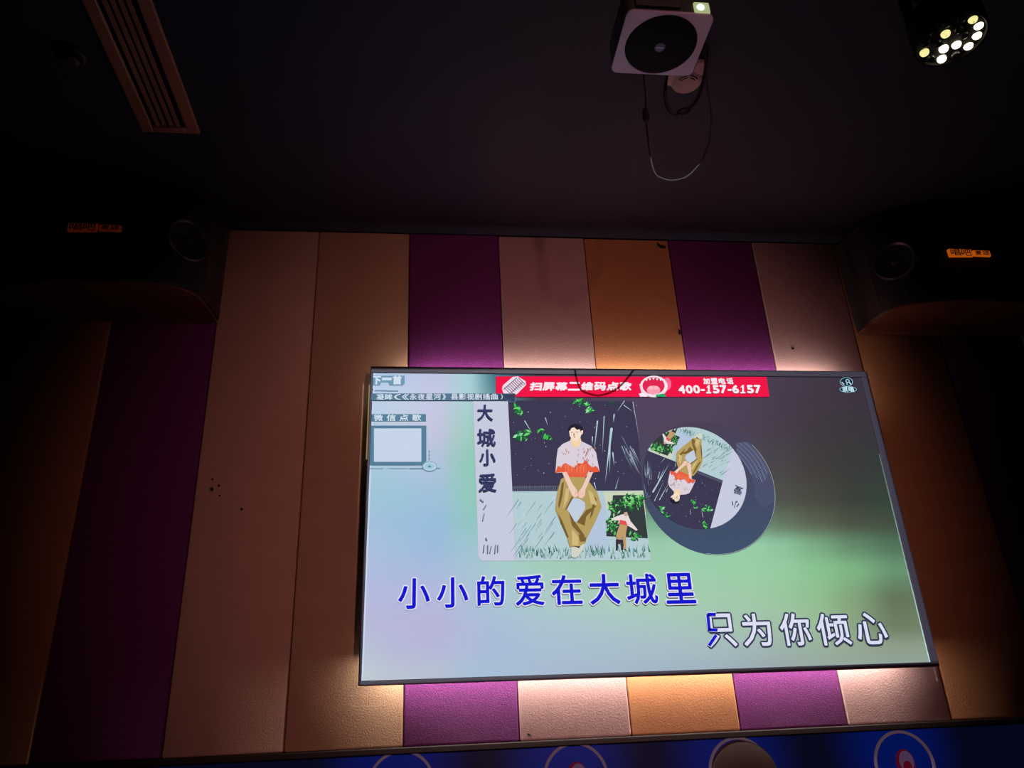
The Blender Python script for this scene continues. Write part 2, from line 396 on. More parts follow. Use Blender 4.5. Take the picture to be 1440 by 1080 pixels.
# fence line and stray light strokes on the night background
for k in range(26):
    x = 190+k*11; art([(x, 575), (x+5, 575), (x+5, 606), (x, 606)], (92, 104, 122))
art([(186, 584), (478, 576), (478, 580), (186, 588)], (92, 104, 122))
def stroke(x0, y0, x1, y1, wd, col):
    d = Vector((x1-x0, y1-y0)).normalized(); n = Vector((-d.y, d.x))*wd/2
    art([(x0, y0), (x0+n.x+d.x*8, y0+n.y+d.y*8), (x1, y1), (x0-n.x+d.x*8, y0-n.y+d.y*8)], col)
for a in ((722, 160, 700, 370, 9), (690, 260, 688, 320, 7), (812, 205, 770, 560, 16), (800, 300, 800, 500, 10), (818, 360, 828, 450, 9), (764, 130, 752, 380, 6),
          (828, 118, 822, 178, 9), (895, 35, 842, 110, 5), (885, 62, 952, 110, 5), (945, 40, 990, 300, 4), (258, 160, 310, 245, 6), (390, 140, 408, 200, 6), (700, 550, 716, 610, 7), (835, 600, 860, 510, 4)):
    stroke(*a, (176, 208, 222))
for k in range(26):
    x = rn.uniform(870, 965); y = 255+(x-870)*0.9+rn.uniform(0, 120); L = rn.uniform(50, 120)
    stroke(x, y, x+L*0.5, y+L, rn.uniform(3, 6), rn.choice([(120, 140, 165), (170, 196, 210), (90, 100, 130)]))
for k in range(60):
    x, y = rn.uniform(190, 980), rn.uniform(50, 560); r = rn.uniform(2, 4.5)
    art([(x-r, y), (x, y-r), (x+r, y), (x, y+r)], rn.choice([(110, 120, 150), (160, 180, 200)]))
def leaves(pts, n, size, cols):
    for k in range(n):
        cx, cy, rr = rn.choice(pts); t = rn.uniform(0, 6.28); q = rr*math.sqrt(rn.random()); x, y = cx+q*math.cos(t), cy+q*math.sin(t)*0.8
        a = rn.uniform(0, 6.28); L = size*rn.uniform(0.6, 1.4); dx, dy = math.cos(a)*L, math.sin(a)*L
        art([(x-dx, y-dy), (x-dy*0.35, y+dx*0.35), (x+dx, y+dy), (x+dy*0.35, y-dx*0.35)], rn.choice(cols))
GR = [(60, 190, 80), (40, 140, 70), (110, 220, 120), (30, 100, 60), (150, 230, 170)]
leaves([(215, 100, 28), (230, 115, 18), (205, 75, 14)], 18, 17, GR)
leaves([(250, 260, 38), (270, 245, 28), (225, 265, 26)], 30, 18, GR)
leaves([(360, 230, 18), (400, 260, 22), (425, 275, 14)], 16, 15, GR[:3]+[(40, 90, 70)])
leaves([(600, 45, 22), (640, 60, 26), (672, 95, 16)], 26, 19, GR)
leaves([(810, 50, 16)], 6, 12, [(50, 110, 70), (40, 90, 60)])
# creases of the pale wall
for k in range(34):
    x = rn.uniform(195, 460); y = rn.uniform(640, 960); L = rn.uniform(50, 150)
    stroke(x, y, x-L*0.55, y+L*0.8, rn.uniform(3, 6), rn.choice([(140, 178, 190), (206, 228, 232), (120, 160, 176)]))
# seated figure
art([(490, 535), (520, 515), (640, 520), (668, 548), (722, 622), (748, 710), (704, 810), (655, 905), (648, 930), (630, 960), (600, 966), (546, 962), (520, 870), (470, 765), (454, 722), (465, 622)], KH)
art([(570, 652), (610, 660), (642, 682), (644, 720), (592, 806), (574, 800), (530, 726), (540, 688)], (188, 208, 226))
for a in (((495, 560), (510, 548), (500, 640), (480, 720), (472, 700)), ((560, 640), (568, 652), (530, 720), (512, 735)), ((540, 740), (575, 800), (640, 890), (632, 905), (560, 830)),
          ((590, 806), (650, 730), (720, 700), (650, 770), (640, 830)), ((700, 640), (716, 660), (690, 760), (672, 790)), ((470, 745), (500, 800), (540, 900), (530, 905), (486, 806)), ((600, 880), (650, 905), (645, 930), (612, 930))):
    art(a, KHD)
for a in (((520, 600), (545, 585), (535, 660), (505, 720)), ((660, 600), (690, 620), (720, 700), (680, 690)), ((560, 850), (600, 900), (600, 955), (560, 950))):
    art(a, (204, 188, 128))
art([(500, 312), (548, 290), (590, 300), (622, 295), (682, 325), (712, 365), (735, 487), (690, 494), (672, 482), (645, 522), (522, 520), (502, 492), (455, 496), (462, 400), (470, 342)], SHIRT)
art([(455, 496), (470, 448), (490, 462), (502, 440), (520, 432), (545, 446), (572, 462), (600, 432), (625, 436), (650, 412), (665, 440), (690, 462), (705, 450), (722, 458), (735, 487), (690, 494), (668, 480), (645, 522), (522, 520), (500, 488)], RED)
for k in range(16):
    x = 520+k*8.5; art([(x, 440+rn.uniform(0, 30)), (x+3, 440), (x+1, 520)], (246, 150, 110))
for k in range(46):
    x, y = rn.uniform(472, 712), rn.uniform(318, 460)
    if 545 < x < 590 and y < 420: continue
    art([(x, y), (x+6, y+3), (x+rn.uniform(-5, 5), y+rn.uniform(12, 26))], rn.choice([(140, 90, 70), (200, 110, 80), (170, 130, 110)]))
art([(548, 288), (556, 268), (612, 268), (620, 296), (600, 332), (582, 338), (560, 318)], (240, 214, 172))
art([(540, 222), (552, 206), (580, 200), (608, 210), (622, 236), (614, 268), (592, 296), (566, 290), (546, 262)], (240, 226, 204))
art([(538, 226), (536, 208), (552, 192), (580, 184), (612, 190), (630, 210), (634, 238), (624, 250), (616, 240), (608, 218), (592, 222), (574, 206), (556, 212), (546, 230)], (40, 36, 56))
art([(616, 228), (630, 224), (628, 246), (618, 256)], (240, 222, 196))
for a in (((552, 238), (566, 234), (566, 238), (553, 242)), ((582, 234), (598, 236), (597, 240), (583, 238)), ((566, 266), (582, 266), (576, 272)), ((570, 242), (574, 242), (578, 258), (568, 260))):
    art(a, (150, 110, 92))
art([(497, 492), (526, 488), (560, 560), (592, 604), (596, 640), (580, 652), (562, 640), (540, 590)], SKIN)
art([(664, 490), (694, 490), (660, 566), (645, 600), (640, 640), (622, 656), (602, 650), (600, 618), (622, 588), (640, 550)], SKIN)
for a in ((584, 610, 578, 650), (600, 615, 594, 655), (612, 615, 612, 656), (626, 612, 628, 652)): stroke(*a, 5, (236, 170, 140))
art([(552, 966), (606, 960), (640, 940), (628, 985), (600, 1024), (575, 1034), (556, 1024)], (206, 214, 202))
art([(566, 960), (612, 958), (606, 972), (590, 966)], (60, 70, 60))
# inset snapshot
art([(820, 636), (1008, 634), (1040, 905), (778, 892), (782, 800), (806, 760)], (52, 62, 64))
leaves([(835, 700, 45), (860, 780, 50), (815, 850, 40), (900, 680, 55), (960, 690, 50), (990, 650, 25), (800, 800, 22), (930, 660, 40), (960, 890, 36)], 170, 15, [(60, 180, 70), (36, 120, 60), (100, 210, 110), (20, 70, 46), (150, 220, 150)])
art([(855, 765), (880, 757), (912, 760), (930, 800), (975, 855), (966, 862), (918, 832), (900, 832), (862, 820), (856, 796), (810, 794), (808, 784)], (226, 222, 220))
art([(862, 792), (900, 800), (912, 830), (882, 832), (860, 822)], (224, 84, 84))
art([(888, 746), (906, 742), (914, 756), (906, 772), (890, 768)], (200, 170, 150))
art([(862, 822), (910, 828), (900, 880), (904, 980), (888, 976), (880, 900), (866, 920), (872, 950), (850, 930), (838, 890)], (188, 160, 110))
art([(838, 915), (882, 918), (884, 980), (872, 980), (868, 940), (852, 940), (850, 982), (838, 982)], (60, 52, 64))
P = Paint(D0+0.0002)
for pts, col in ART: P.pp(pts, col, False); P.d += 0.000006
cover = P.build('album_cover', surf)
P = Paint(P.d+0.0003)
NAVY = (52, 62, 104)
for ch, b_ in zip('大城小爱', ((671, 569, 693, 592), (671, 603, 697, 628), (674, 632, 697, 655), (673, 666, 698, 692))):
    char(P, ch, *b_, NAVY, bold=0.6)
    P.build('title_character', surf); P = Paint(P.d)
for a in ((675, 702, 680, 706), (684, 710, 680, 716), (681, 722, 679, 732), (683, 756, 685, 760), (681, 766, 680, 777), (686, 766, 686, 778), (691, 768, 689, 778), (697, 766, 696, 778), (700, 766, 700, 776)):
    P.line(a[:2], a[2:], 1.4, (130, 136, 166), False)
tag(P.build('small_print', surf), kind='stuff')

# vinyl record beside the cover
P = Paint(D0+0.00005)
VC, VRX, VRY = (997, 683), 94, 99
n = 96; c0 = loc2(*VC); rv = (loc2(1091, 683)-loc2(903, 683)).length/2
circ = [(c0.x+rv*math.cos(2*math.pi*k/n), c0.y+rv*math.sin(2*math.pi*k/n)) for k in range(n)]
# vinyl shade: purple grey above, slate blue below (print colour of the record)
for k in range(72):
    z1 = c0.y+rv*math.cos(math.pi*k/72); z0 = c0.y+rv*math.cos(math.pi*(k+1)/72)
    h = lambda z: math.sqrt(max(0, rv*rv-(z-c0.y)**2))
    t = (1-(z0-c0.y)/rv)/2; col = [a*(1-t)+b*t for a, b in zip((74, 66, 88), (62, 84, 112))]
    P.poly([(c0.x-h(z0), z0), (c0.x+h(z0), z0), (c0.x+h(z1), z1), (c0.x-h(z1), z1)], col, False)
P.step()
def arc(rad, a0, a1, wd, col):
    st = 24
    for k in range(st):
        t0, t1 = (math.radians(a0+(a1-a0)*j/st) for j in (k, k+1))
        P.poly([(c0.x+q*math.cos(t), c0.y+q*math.sin(t)) for q, t in ((rad, t0), (rad, t1), (rad-wd, t1), (rad-wd, t0))], col, False)
for k in range(15):
    fr = 0.70+0.0195*k; d = abs(k-7)/7
    arc(rv*fr, 2+12*d, 52-8*d, rv*0.005, [(150, 172, 210), (112, 128, 166), (96, 110, 146)][k % 3])
    arc(rv*fr, -24+10*d, 2+12*d, rv*0.004, (92, 104, 138))
for k in range(8):
    arc(rv*(0.80+0.022*k), 150, 190, rv*0.006, (120, 132, 160))
arc(rv*0.995, -100, 40, rv*0.008, (150, 170, 160))
lab = loc2(977.5, 670); rl = (loc2(1050, 670)-loc2(905, 670)).length/2
circle = [(lab.x+rl*math.cos(2*math.pi*k/64), lab.y+rl*math.sin(2*math.pi*k/64)) for k in range(64)]
P.poly(circle, (196, 206, 226))
rec = P.build('vinyl_record', surf)
def clip(poly, conv):
    out = list(poly)
    for i in range(len(conv)):
        a, b = conv[i], conv[(i+1) % len(conv)]; inp = out; out = []
        side = lambda p: (b[0]-a[0])*(p[1]-a[1])-(b[1]-a[1])*(p[0]-a[0])
        for j in range(len(inp)):
            p, q = inp[j], inp[(j+1) % len(inp)]; sp, sq = side(p), side(q)
            if sp >= 0: out.append(p)
            if (sp >= 0) != (sq >= 0):
                t = sp/(sp-sq); out.append((p[0]+(q[0]-p[0])*t, p[1]+(q[1]-p[1])*t))
        if len(out) < 3: return []
    return out
hd, ft = loc2(810, 605), loc2(816, 780); hd2, ft2 = loc2(949, 702), loc2(981, 610)
va, vb = ft-hd, ft2-hd2; sc_ = vb.length/va.length; ang = math.atan2(vb.y, vb.x)-math.atan2(va.y, va.x)
ca_, sa_ = math.cos(ang)*sc_, math.sin(ang)*sc_
def tolabel(p):
    d = p-hd; return (hd2.x+ca_*d.x-sa_*d.y, hd2.y+sa_*d.x+ca_*d.y)
P = Paint(D0+0.0008)
circle_s = circle
EXTRA = [(crop([(155, -500), (1400, -500), (1400, 606), (183, 610)]), DARK), (crop([(183, 610), (1400, 606), (1400, 1500), (207, 1500)]), PALE)]
for pts, col in EXTRA+ART[1:]:
    q = clip([tolabel(loc2(*p)) for p in pts], circle_s)
    if len(q) >= 3: P.poly(q, col, False); P.d += 0.000005
for ch, (cx, cy), s in (('爱', (1038, 689), 13), ('小', (1034, 709), 11)):
    vs, fs, gx0, gx1, gy0, gy1 = glyph(ch); cc = loc2(cx, cy); k_ = (loc2(cx+s/2, cy)-loc2(cx-s/2, cy)).length
    P.tris([(cc.x+k_*(math.cos(ang)*(x-0.5)-math.sin(ang)*(y-0.38)), cc.y+k_*(math.sin(ang)*(x-0.5)+math.cos(ang)*(y-0.38))) for x, y in vs], fs, NAVY)
P.build('record_label', surf)

# red banner with its lettering
P = Paint(D0+0.0028)
P.pp([(697.5, 529), (1078, 530), (1082, 558), (697.5, 558)], (236, 24, 72))
P.build('banner', surf)
P = Paint(P.d+0.0001)
for i, ch in enumerate('扫屏幕二维码点歌'):
    char(P, ch, 745+i*18.0, 537.2, 745+i*18.0+17.2, 549.4, (250, 238, 246), bold=0.75, slant=0.18)
P.build('banner_slogan', surf); P = Paint(P.d)
for i, ch in enumerate('加盟电话'):
    char(P, ch, 988.5+i*10.9, 531.8, 988.5+i*10.9+9.6, 540.6, (250, 238, 246), bold=0.45)
P.build('phone_caption', surf); P = Paint(P.d)
x = 953.5
for ch in '400-157-6157':
    w_ = 6.4 if ch == '-' else 10.2
    if ch == '-': P.pp([(x+0.6, 547.6), (x+6.2, 547.6), (x+6.2, 550.2), (x+0.6, 550.2)], (252, 240, 248))
    elif ch == '1': P.pp([(x+1.4, 545.6), (x+4.6, 542), (x+6.6, 542), (x+6.6, 551.6), (x+8.6, 551.6), (x+8.6, 553.8), (x+1.6, 553.8), (x+1.6, 551.6), (x+3.9, 551.6), (x+3.9, 545.4)], (252, 240, 248))
    else: char(P, ch, x+0.2, 542, x+9.8, 553.8, (252, 240, 248), bold=0.8)
    x += w_+0.15
P.build('phone_number', surf)
P = Paint(D0+0.0031)
# microphone at the left of the banner: ribbed white head, tilted
P.pp([(706, 547), (707, 542), (721, 530), (728, 529), (739, 536), (740, 541), (727, 554), (716, 557), (708, 553)], (236, 226, 240))
for k in range(9):
    x = 709+k*2.5; P.line((x, 545-k*1.7), (x+9.5, 554.5-k*1.7), 0.9, (92, 70, 110))
P.line((708, 548), (727, 531), 1.0, (120, 90, 130)); P.line((716, 555), (735, 537), 1.0, (120, 90, 130))
P.pp([(716, 557), (722, 553), (726, 558), (718, 558)], (70, 60, 84))
P.build('microphone_emblem', surf)
P = Paint(D0+0.0031)
P.ell(938, 540, 6, 9, (240, 110, 150)); P.ell(919.5, 543.5, 19.5, 15.2, (238, 232, 242))
P.pp([(899, 540), (901, 540), (905, 551), (915, 557), (911, 557.5), (902, 552)], (226, 216, 230))
P.ell(919, 542.5, 15.5, 12, (220, 40, 84)); P.ell(919, 548.5, 9.5, 6.2, (250, 160, 180)); P.ell(915, 545.5, 3.4, 2.6, (252, 190, 204)); P.ell(923, 545.5, 3.4, 2.6, (252, 190, 204))
for x in (909, 914, 919, 924, 929): P.pp([(x-1.8, 531.4+abs(x-919)*0.18), (x+1.8, 531.4+abs(x-919)*0.18), (x, 534.6+abs(x-919)*0.16)], (250, 246, 250))
P.pp([(898, 554), (903, 552.5), (910, 555), (910, 558), (900, 558)], (246, 236, 244)); P.pp([(923, 555), (934, 553.5), (937, 558), (922, 558)], (40, 170, 110))
P.build('mouth_emblem', surf)
# original-vocal mark, top right
P = Paint(D0+0.0005)
P.ell(1190.8, 536.6, 9, 6.6, (150, 200, 214)); P.ell(1190.8, 536.6, 8.2, 5.8, (26, 46, 58))
P.ell(1192.3, 535.3, 2.9, 2.6, (180, 214, 232)); P.ell(1192.3, 535.3, 1.6, 1.5, (26, 46, 58)); P.line((1191.5, 538), (1191.5, 540.6), 1.6, (180, 214, 232)); P.line((1194, 536.5), (1198, 540.6), 1.8, (180, 214, 232)); P.line((1184, 537), (1187.5, 540.6), 1.6, (180, 214, 232))
P.ell(1193, 547.3, 12.2, 4.3, (150, 200, 214)); P.ell(1193, 547.3, 11.4, 3.6, (26, 52, 68))
char(P, '原', 1184.6, 543.8, 1192.4, 551, (190, 226, 240), bold=0.3); char(P, '唱', 1193.2, 543.8, 1201.2, 551, (190, 226, 240), bold=0.3)
P.build('original_vocal_mark', surf)

# song information at the left
TEAL = (86, 130, 156); LT = (206, 228, 244)
P = Paint(D0+0.0005)
P.pp([(523, 527.6), (569, 527.8), (569, 539), (566, 541.5), (548, 541.5), (546, 537), (536, 537), (534, 541.5), (525, 541.5), (523, 537)], (112, 156, 184))
for ch, b_ in (('下', (523, 528.2, 536, 540.5)), ('首', (552, 527.6, 565, 540.5))): char(P, ch, *b_, LT, bold=0.7)
P.pp([(537, 530.5), (551, 530.5), (551, 534.4), (537, 534.4)], LT)
P.line((521, 545.5), (525, 547.5), 0.8, (100, 140, 165)); P.line((525, 547.5), (522, 549), 0.8, (100, 140, 165)); P.line((527, 549), (560, 549.4), 1.0, (100, 140, 165))
P.build('next_song_mark', surf)
P = Paint(D0+0.0036)
P.pp([(523.5, 553.3), (725, 553.3), (725, 566), (716, 566), (716, 563.4), (522, 563.2), (522, 555)], (86, 122, 148))
P.pp([(672, 554), (724, 554), (724, 565.2), (717, 565.2), (717, 562.6), (672, 562.6)], (56, 70, 98))
text(P, '凝眸', 529, 554, 552, 562.6, LT, 0.25); text(P, '（《', 554, 554, 575, 562.6, LT, 0.25)
text(P, '永夜星河', 576, 554, 620, 562.6, LT, 0.25); char(P, '》', 622, 554, 627, 562.6, LT, 0.25)
text(P, '县影视剧插曲', 634, 554, 700, 562.6, LT, 0.25); char(P, '）', 704, 555, 707, 562, LT, 0.2)
P.build('song_title_bar', surf)
P = Paint(D0+0.0005)
P.pp([(520, 582), (599, 581.8), (599, 592.2), (520, 592.2)], TEAL)
for i, ch in enumerate('微信点歌'): char(P, ch, 525.5+i*18, 582.3, 538.5+i*18, 591.8, LT, bold=0.3)
P.build('order_by_phone_lettering', surf)
P = Paint(D0+0.0005)
P.pp([(519.5, 598), (599.5, 598), (599.5, 648), (594, 654), (519, 654)], TEAL); P.pp([(525.8, 602), (592.5, 602), (592.5, 649), (525.8, 649)], (196, 216, 236))
P.line((519, 658.4), (539, 658.4), 0.8, (130, 170, 190)); P.line((545, 658.4), (574, 658.4), 0.8, (130, 170, 190)); P.line((576, 658.6), (598, 658.6), 1.3, (96, 140, 162)); P.line((612, 658.2), (619, 658.2), 0.9, (96, 140, 162))
P.line((603.5, 598), (603.5, 625), 0.8, (196, 220, 236)); 
for y in (633, 638, 643): P.line((603.6, y), (603.8, y+3), 1.2, (110, 160, 178))
P.ell(604.2, 655.6, 10.5, 7, (112, 160, 182)); P.ell(604.2, 655.6, 9.6, 6.2, (176, 212, 228)); P.ell(604.2, 655.6, 6, 4, (156, 200, 218)); P.pp([(602, 656), (604, 654.4), (606.5, 656), (604, 656.8)], (60, 110, 130))
P.build('scan_frame', surf)

# two lines of lyrics
P = Paint(D0+0.0008)
BLUE = (22, 26, 206)
L1 = [(558.3, 811, 606.4, 857.7), (612.8, 809.6, 660.4, 856.2), (669.5, 808, 711.5, 853.3), (723, 806.6, 766.8, 853.3), (774, 806.6, 820, 852), (827, 805.2, 873.2, 851.8), (879, 805, 926, 851.2), (933.5, 804, 978.4, 850.4)]
for ch, b_ in zip('小小的爱在大城里', L1): char(P, ch, *b_, BLUE, bold=0.75, outline=(222, 228, 246), ow=1.7)
tag(P.build('lyric_line', surf), 'bright blue lyric lettering with white outline')
P = Paint(D0+0.0008)
L2 = [(991.8, 860.6, 1037, 911.6), (1042, 860.6, 1086.8, 910.2), (1095.3, 860.2, 1142, 909.5), (1147.2, 860.6, 1197, 909), (1202, 859.6, 1248.6, 907.6)]
for ch, b_ in zip('只为你倾心', L2): char(P, ch, *b_, (218, 226, 246), bold=0.55, outline=(52, 62, 92), ow=2.1)
# the first character is already half sung: its left strokes are blue
P.step()
P.line((995, 864.5), (997.5, 886.5), 5.6, (226, 232, 246)); P.line((994, 863.5), (1007, 863.5), 5.6, (226, 232, 246)); P.line((997, 886.0), (1009, 886.0), 5.2, (226, 232, 246)); P.line((1007.5, 893), (996.5, 908.5), 5.6, (226, 232, 246)); P.step()
P.line((995.3, 864.0), (997.6, 886.8), 4.4, BLUE, False); P.line((994.6, 863.9), (1006.5, 863.9), 4.4, BLUE, False); P.line((997, 885.8), (1009, 885.8), 4.4, BLUE, False); P.line((1007, 893), (997, 908), 4.4, BLUE, False)
tag(P.build('lyric_line', surf), 'white lyric lettering with dark outline')

# LED strips on the back of the screen
M_led = mat('led_strip_glow', (0.9, 0.85, 0.8), rough=0.5, emit=(1.0, 0.82, 0.68), estr=3.0)
def led(x0, x1, z, up, power):
    o = obj('led_strip', newbox(x0, x1, 0.030, 0.034, z-0.005, z+0.005), M_led, screen)
    d = bpy.data.lights.new('led_strip_light', 'AREA'); d.shape = 'RECTANGLE'; d.size = x1-x0; d.size_y = 0.008; d.energy = power; d.color = (1.0, 0.84, 0.76)
    l = link(bpy.data.objects.new('led_strip_light', d)); l.parent = o
    l.location = ((x0+x1)/2, 0.036, z); 
    l.rotation_euler = Vector((0, 0.8, up)).to_track_quat('-Z', 'Y').to_euler()
led(-HX+0.13, HX-0.10, HZ-0.038, 0.05, 6.6)
led(-HX+0.05, HX-0.10, -HZ+0.085, -3.6, 11.5)
M_led2 = mat('led_strip_dim', (0.8, 0.7, 0.4), rough=0.5, emit=(0.8, 0.6, 0.25), estr=0.35)
obj('led_strip', newbox(-HX-0.006, -HX-0.001, 0.030, 0.036, HZ-0.32, HZ-0.055), M_led2, screen)

# ------------------------------------------------------------------ loudspeakers
M_cab = mat('speaker_black', (0.022, 0.020, 0.024), rough=0.45, bump=0.2, bscale=200)
M_side = mat('speaker_side', (0.05, 0.042, 0.04), rough=0.5)
M_bot = mat('speaker_veneer', (0.22, 0.075, 0.045), rough=0.45, var=0.3, vscale=10)
M_grille = mat('speaker_grille', (0.012, 0.012, 0.018), rough=0.7, bump=0.8, bscale=400)
M_cone = mat('speaker_cone', (0.02, 0.02, 0.022), rough=0.35)
M_rim = mat('speaker_rim', (0.06, 0.05, 0.07), rough=0.4, metal=0.3)
M_badge_glow = mat('badge_added_glow', (0.95, 0.30, 0.03), rough=0.35, emit=rgb(190, 88, 16), estr=0.7)  # plates are no lamps: emission stands in for light falling on them
M_badge_faint_glow = mat('badge_faint_added_glow', (0.95, 0.30, 0.03), rough=0.35, emit=rgb(120, 40, 8), estr=0.16)  # weaker added emission, for the less lit plates on the left
M_ink = mat('badge_ink', (0.03, 0.012, 0.008), rough=0.6)
def loudspeaker(cx, zb, label, M_badge):
    """cabinet 0.67 wide with rounded front corners, back against the wall"""
    t = thing('loudspeaker', label, 'loudspeaker', (cx, WALL, zb), 'wall loudspeakers flanking the screen')
    Hh = 0.385; half = [(0.335, -0.004), (0.330, -0.08), (0.318, -0.16), (0.300, -0.200), (0.268, -0.228), (0.220, -0.248), (0.160, -0.262), (0.08, -0.270), (0, -0.273)]
    plan = [(-x, y) for x, y in half] + half[-2::-1]
    bm = prism(bmesh.new(), plan, 0.004, Hh, 0.006)
    cab = obj('cabinet', bm, M_cab, t, smooth=True)
    ins = [(x*0.99, y*0.99-0.0) for x, y in plan]
    obj('bottom_panel', prism(bmesh.new(), ins, -0.004, 0.0045), M_bot, t)
    obj('top_panel', prism(bmesh.new(), ins, Hh-0.0005, Hh+0.006), M_bot, t)
    # side cheeks
    for s in (-1, 1):
        bm = prism(bmesh.new(), [(s*0.337, -0.006), (s*0.332, -0.08), (s*0.3205, -0.155), (s*0.314, -0.155), (s*0.326, -0.08), (s*0.331, -0.006)], 0.01, Hh-0.006)
        obj('side_cheek', bm, M_side, t)
    # perforated front grille following the curved front
    fr = [(-x, y) for x, y in half[4:]] + half[-2:3:-1]
    outer = [(x*0.97, y-0.006) for x, y in fr]; inner = [(x*0.97, y+0.004) for x, y in fr]
    obj('grille', prism(bmesh.new(), outer + inner[::-1], 0.03, Hh-0.03), M_grille, t)
    # round drivers on the angled front corners
    for s in (-1, 1):
        ax = Vector((s*0.75, -0.66, 0)); c = Vector((s*0.268, -0.232, 0.178))
        rim = obj('driver_rim', lathe(bmesh.new(), [(0.076, -0.012), (0.076, 0.010), (0.070, 0.014), (0.064, 0.008), (0.064, -0.012)], c, ax, 40), M_rim, t, smooth=True)
        obj('driver_cone', lathe(bmesh.new(), [(0.064, 0.006), (0.036, -0.001), (0.017, -0.001), (0.015, 0.006), (0.008, 0.011), (0, 0.012)], c, ax, 40), M_cone, rim, smooth=True)
    # two orange name plates with dark characters
    for x0, x1, z0, z1, chars in ((-0.088, 0.003, 0.172, 0.204, '唱吧'), (0.008, 0.075, 0.176, 0.200, '麦颂')):
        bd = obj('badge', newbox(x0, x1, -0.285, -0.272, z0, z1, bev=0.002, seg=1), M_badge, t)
        bd['label'] = 'small orange name plate'
        bm = bmesh.new(); w_ = (x1-x0-0.008)/2
        for i, ch in enumerate(chars):
            vs, fs, gx0, gx1, gy0, gy1 = glyph(ch); a = x0+0.004+i*w_
            for ox, oz in ((0, 0), (0.0006, 0), (-0.0006, 0), (0, 0.0006), (0, -0.0006)):
                q = [bm.verts.new((a+0.002+(x-gx0)/(gx1-gx0)*(w_-0.004)+ox, -0.2858, z0+0.003+(y-gy0)/(gy1-gy0)*(z1-z0-0.006)+oz)) for x, y in vs]
                for f in fs: bm.faces.new([q[k] for k in f])
        obj('badge_lettering', bm, M_ink, bd)
    # hanging hook up to the ceiling
    bm = bmesh.new(); lathe(bm, [(0.008, Hh), (0.008, CEIL-zb-0.003), (0, CEIL-zb-0.003)], (0.05, -0.12, 0), n=12); lathe(bm, [(0.02, CEIL-zb-0.008), (0.02, CEIL-zb-0.001), (0, CEIL-zb-0.001)], (0.05, -0.12, 0), n=16)
    obj('hanging_bolt', bm, M_rim, t, smooth=True)
    return t
loudspeaker(1.985, 1.345+CZ, 'black curved loudspeaker with orange name plates with added glow, right of the screen', M_badge_glow)
loudspeaker(-1.052, 1.365+CZ, 'black curved loudspeaker with orange name plates with faint added glow, left of the screen near the air vent', M_badge_faint_glow)

# ------------------------------------------------------------------ ceiling projector and its cables
M_white = mat('projector_white', (0.85, 0.68, 0.95), rough=0.5)
M_black = mat('projector_black', (0.006, 0.007, 0.012), rough=0.6, spec=0.1)
M_shell = mat('projector_shell', (0.09, 0.085, 0.09), rough=0.5, spec=0.3)
M_grey = mat('projector_grey', (0.22, 0.22, 0.25), rough=0.5)
PZ = 1.561 + CZ                               # underside of the projector
pc = [at_z(*a, PZ) for a in ((883, 17), (1007.5, 22), (970, 107), (858, 101))]
pcx = sum(p.x for p in pc)/4; pcy = sum(p.y for p in pc)/4
PW = 0.216; PD = 0.19
pr = thing('projector', 'white box projector with a round black underside hanging from the ceiling', 'projector', (pcx, pcy, PZ))
bm = bmesh.new(); R_ = 0.016; plan = []
for sx, sy, a0 in ((1, 1, 0), (-1, 1, 90), (-1, -1, 180), (1, -1, 270)):
    for k in range(6):
        a = math.radians(a0+18*k); plan.append((sx*(PW/2-R_)+R_*math.cos(a), sy*(PD/2-R_)+R_*math.sin(a)))
obj('housing', prism(bm, [(x*0.985, y*0.985) for x, y in plan], 0.006, 0.085, 0.004), M_shell, pr, smooth=True)
obj('bottom_plate', prism(bmesh.new(), plan, 0, 0.0075, 0.002), M_white, pr, smooth=True)
obj('base_disc', lathe(bmesh.new(), [(0.0, -0.004), (0.082, -0.004), (0.0895, -0.002), (0.0905, 0.001)], (0, 0, 0), n=64), M_black, pr, smooth=True)
dsc = obj('maker_badge', lathe(bmesh.new(), [(0, -0.0062), (0.011, -0.0062), (0.013, -0.005), (0.0135, -0.0035)], (-0.002, 0.003, 0), n=32), mat('badge_blue', (0.16, 0.18, 0.38), rough=0.35), pr, smooth=True)
obj('badge_stroke', newbox(-0.012, 0.007, 0.001, 0.004, -0.0066, -0.006), mat('badge_silver', (0.7, 0.7, 0.85), rough=0.3), dsc)
# camera-side face: vent mesh on the left, lens window on the right
front = -PD/2
vg = obj('vent_panel', newbox(-PW/2+0.02, PW/2-0.085, front-0.003, front+0.004, 0.014, 0.07, bev=0.001, seg=1), M_black, pr)
for k in range(9): 
    z = 0.018+k*0.006; obj('vent_slat', newbox(-PW/2+0.022, PW/2-0.087, front-0.006, front-0.002, z, z+0.0025), M_grey, vg)
wn = obj('lens_window', newbox(PW/2-0.050, PW/2-0.011, front-0.004, front+0.004, 0.0065, 0.040, bev=0.003), mat('lens_glass', (0.3, 0.3, 0.22), rough=0.15, emit=(0.42, 0.50, 0.24), estr=0.8), pr)
obj('lens', lathe(bmesh.new(), [(0, 0.007), (0.005, 0.006), (0.008, 0.004), (0.0095, 0.0)], (PW/2-0.035, front-0.003, 0.021), (0, -1, 0), 32), mat('lens_light', (0.8, 0.9, 0.9), emit=(0.80, 1.0, 0.98), estr=3.0), wn, smooth=True)
obj('ceiling_rod', lathe(bmesh.new(), [(0.014, 0.08), (0.014, CEIL-PZ-0.012), (0.045, CEIL-PZ-0.012), (0.045, CEIL-PZ-0.002), (0, CEIL-PZ-0.002)], (0, 0, 0), n=24), M_white, pr, smooth=True)

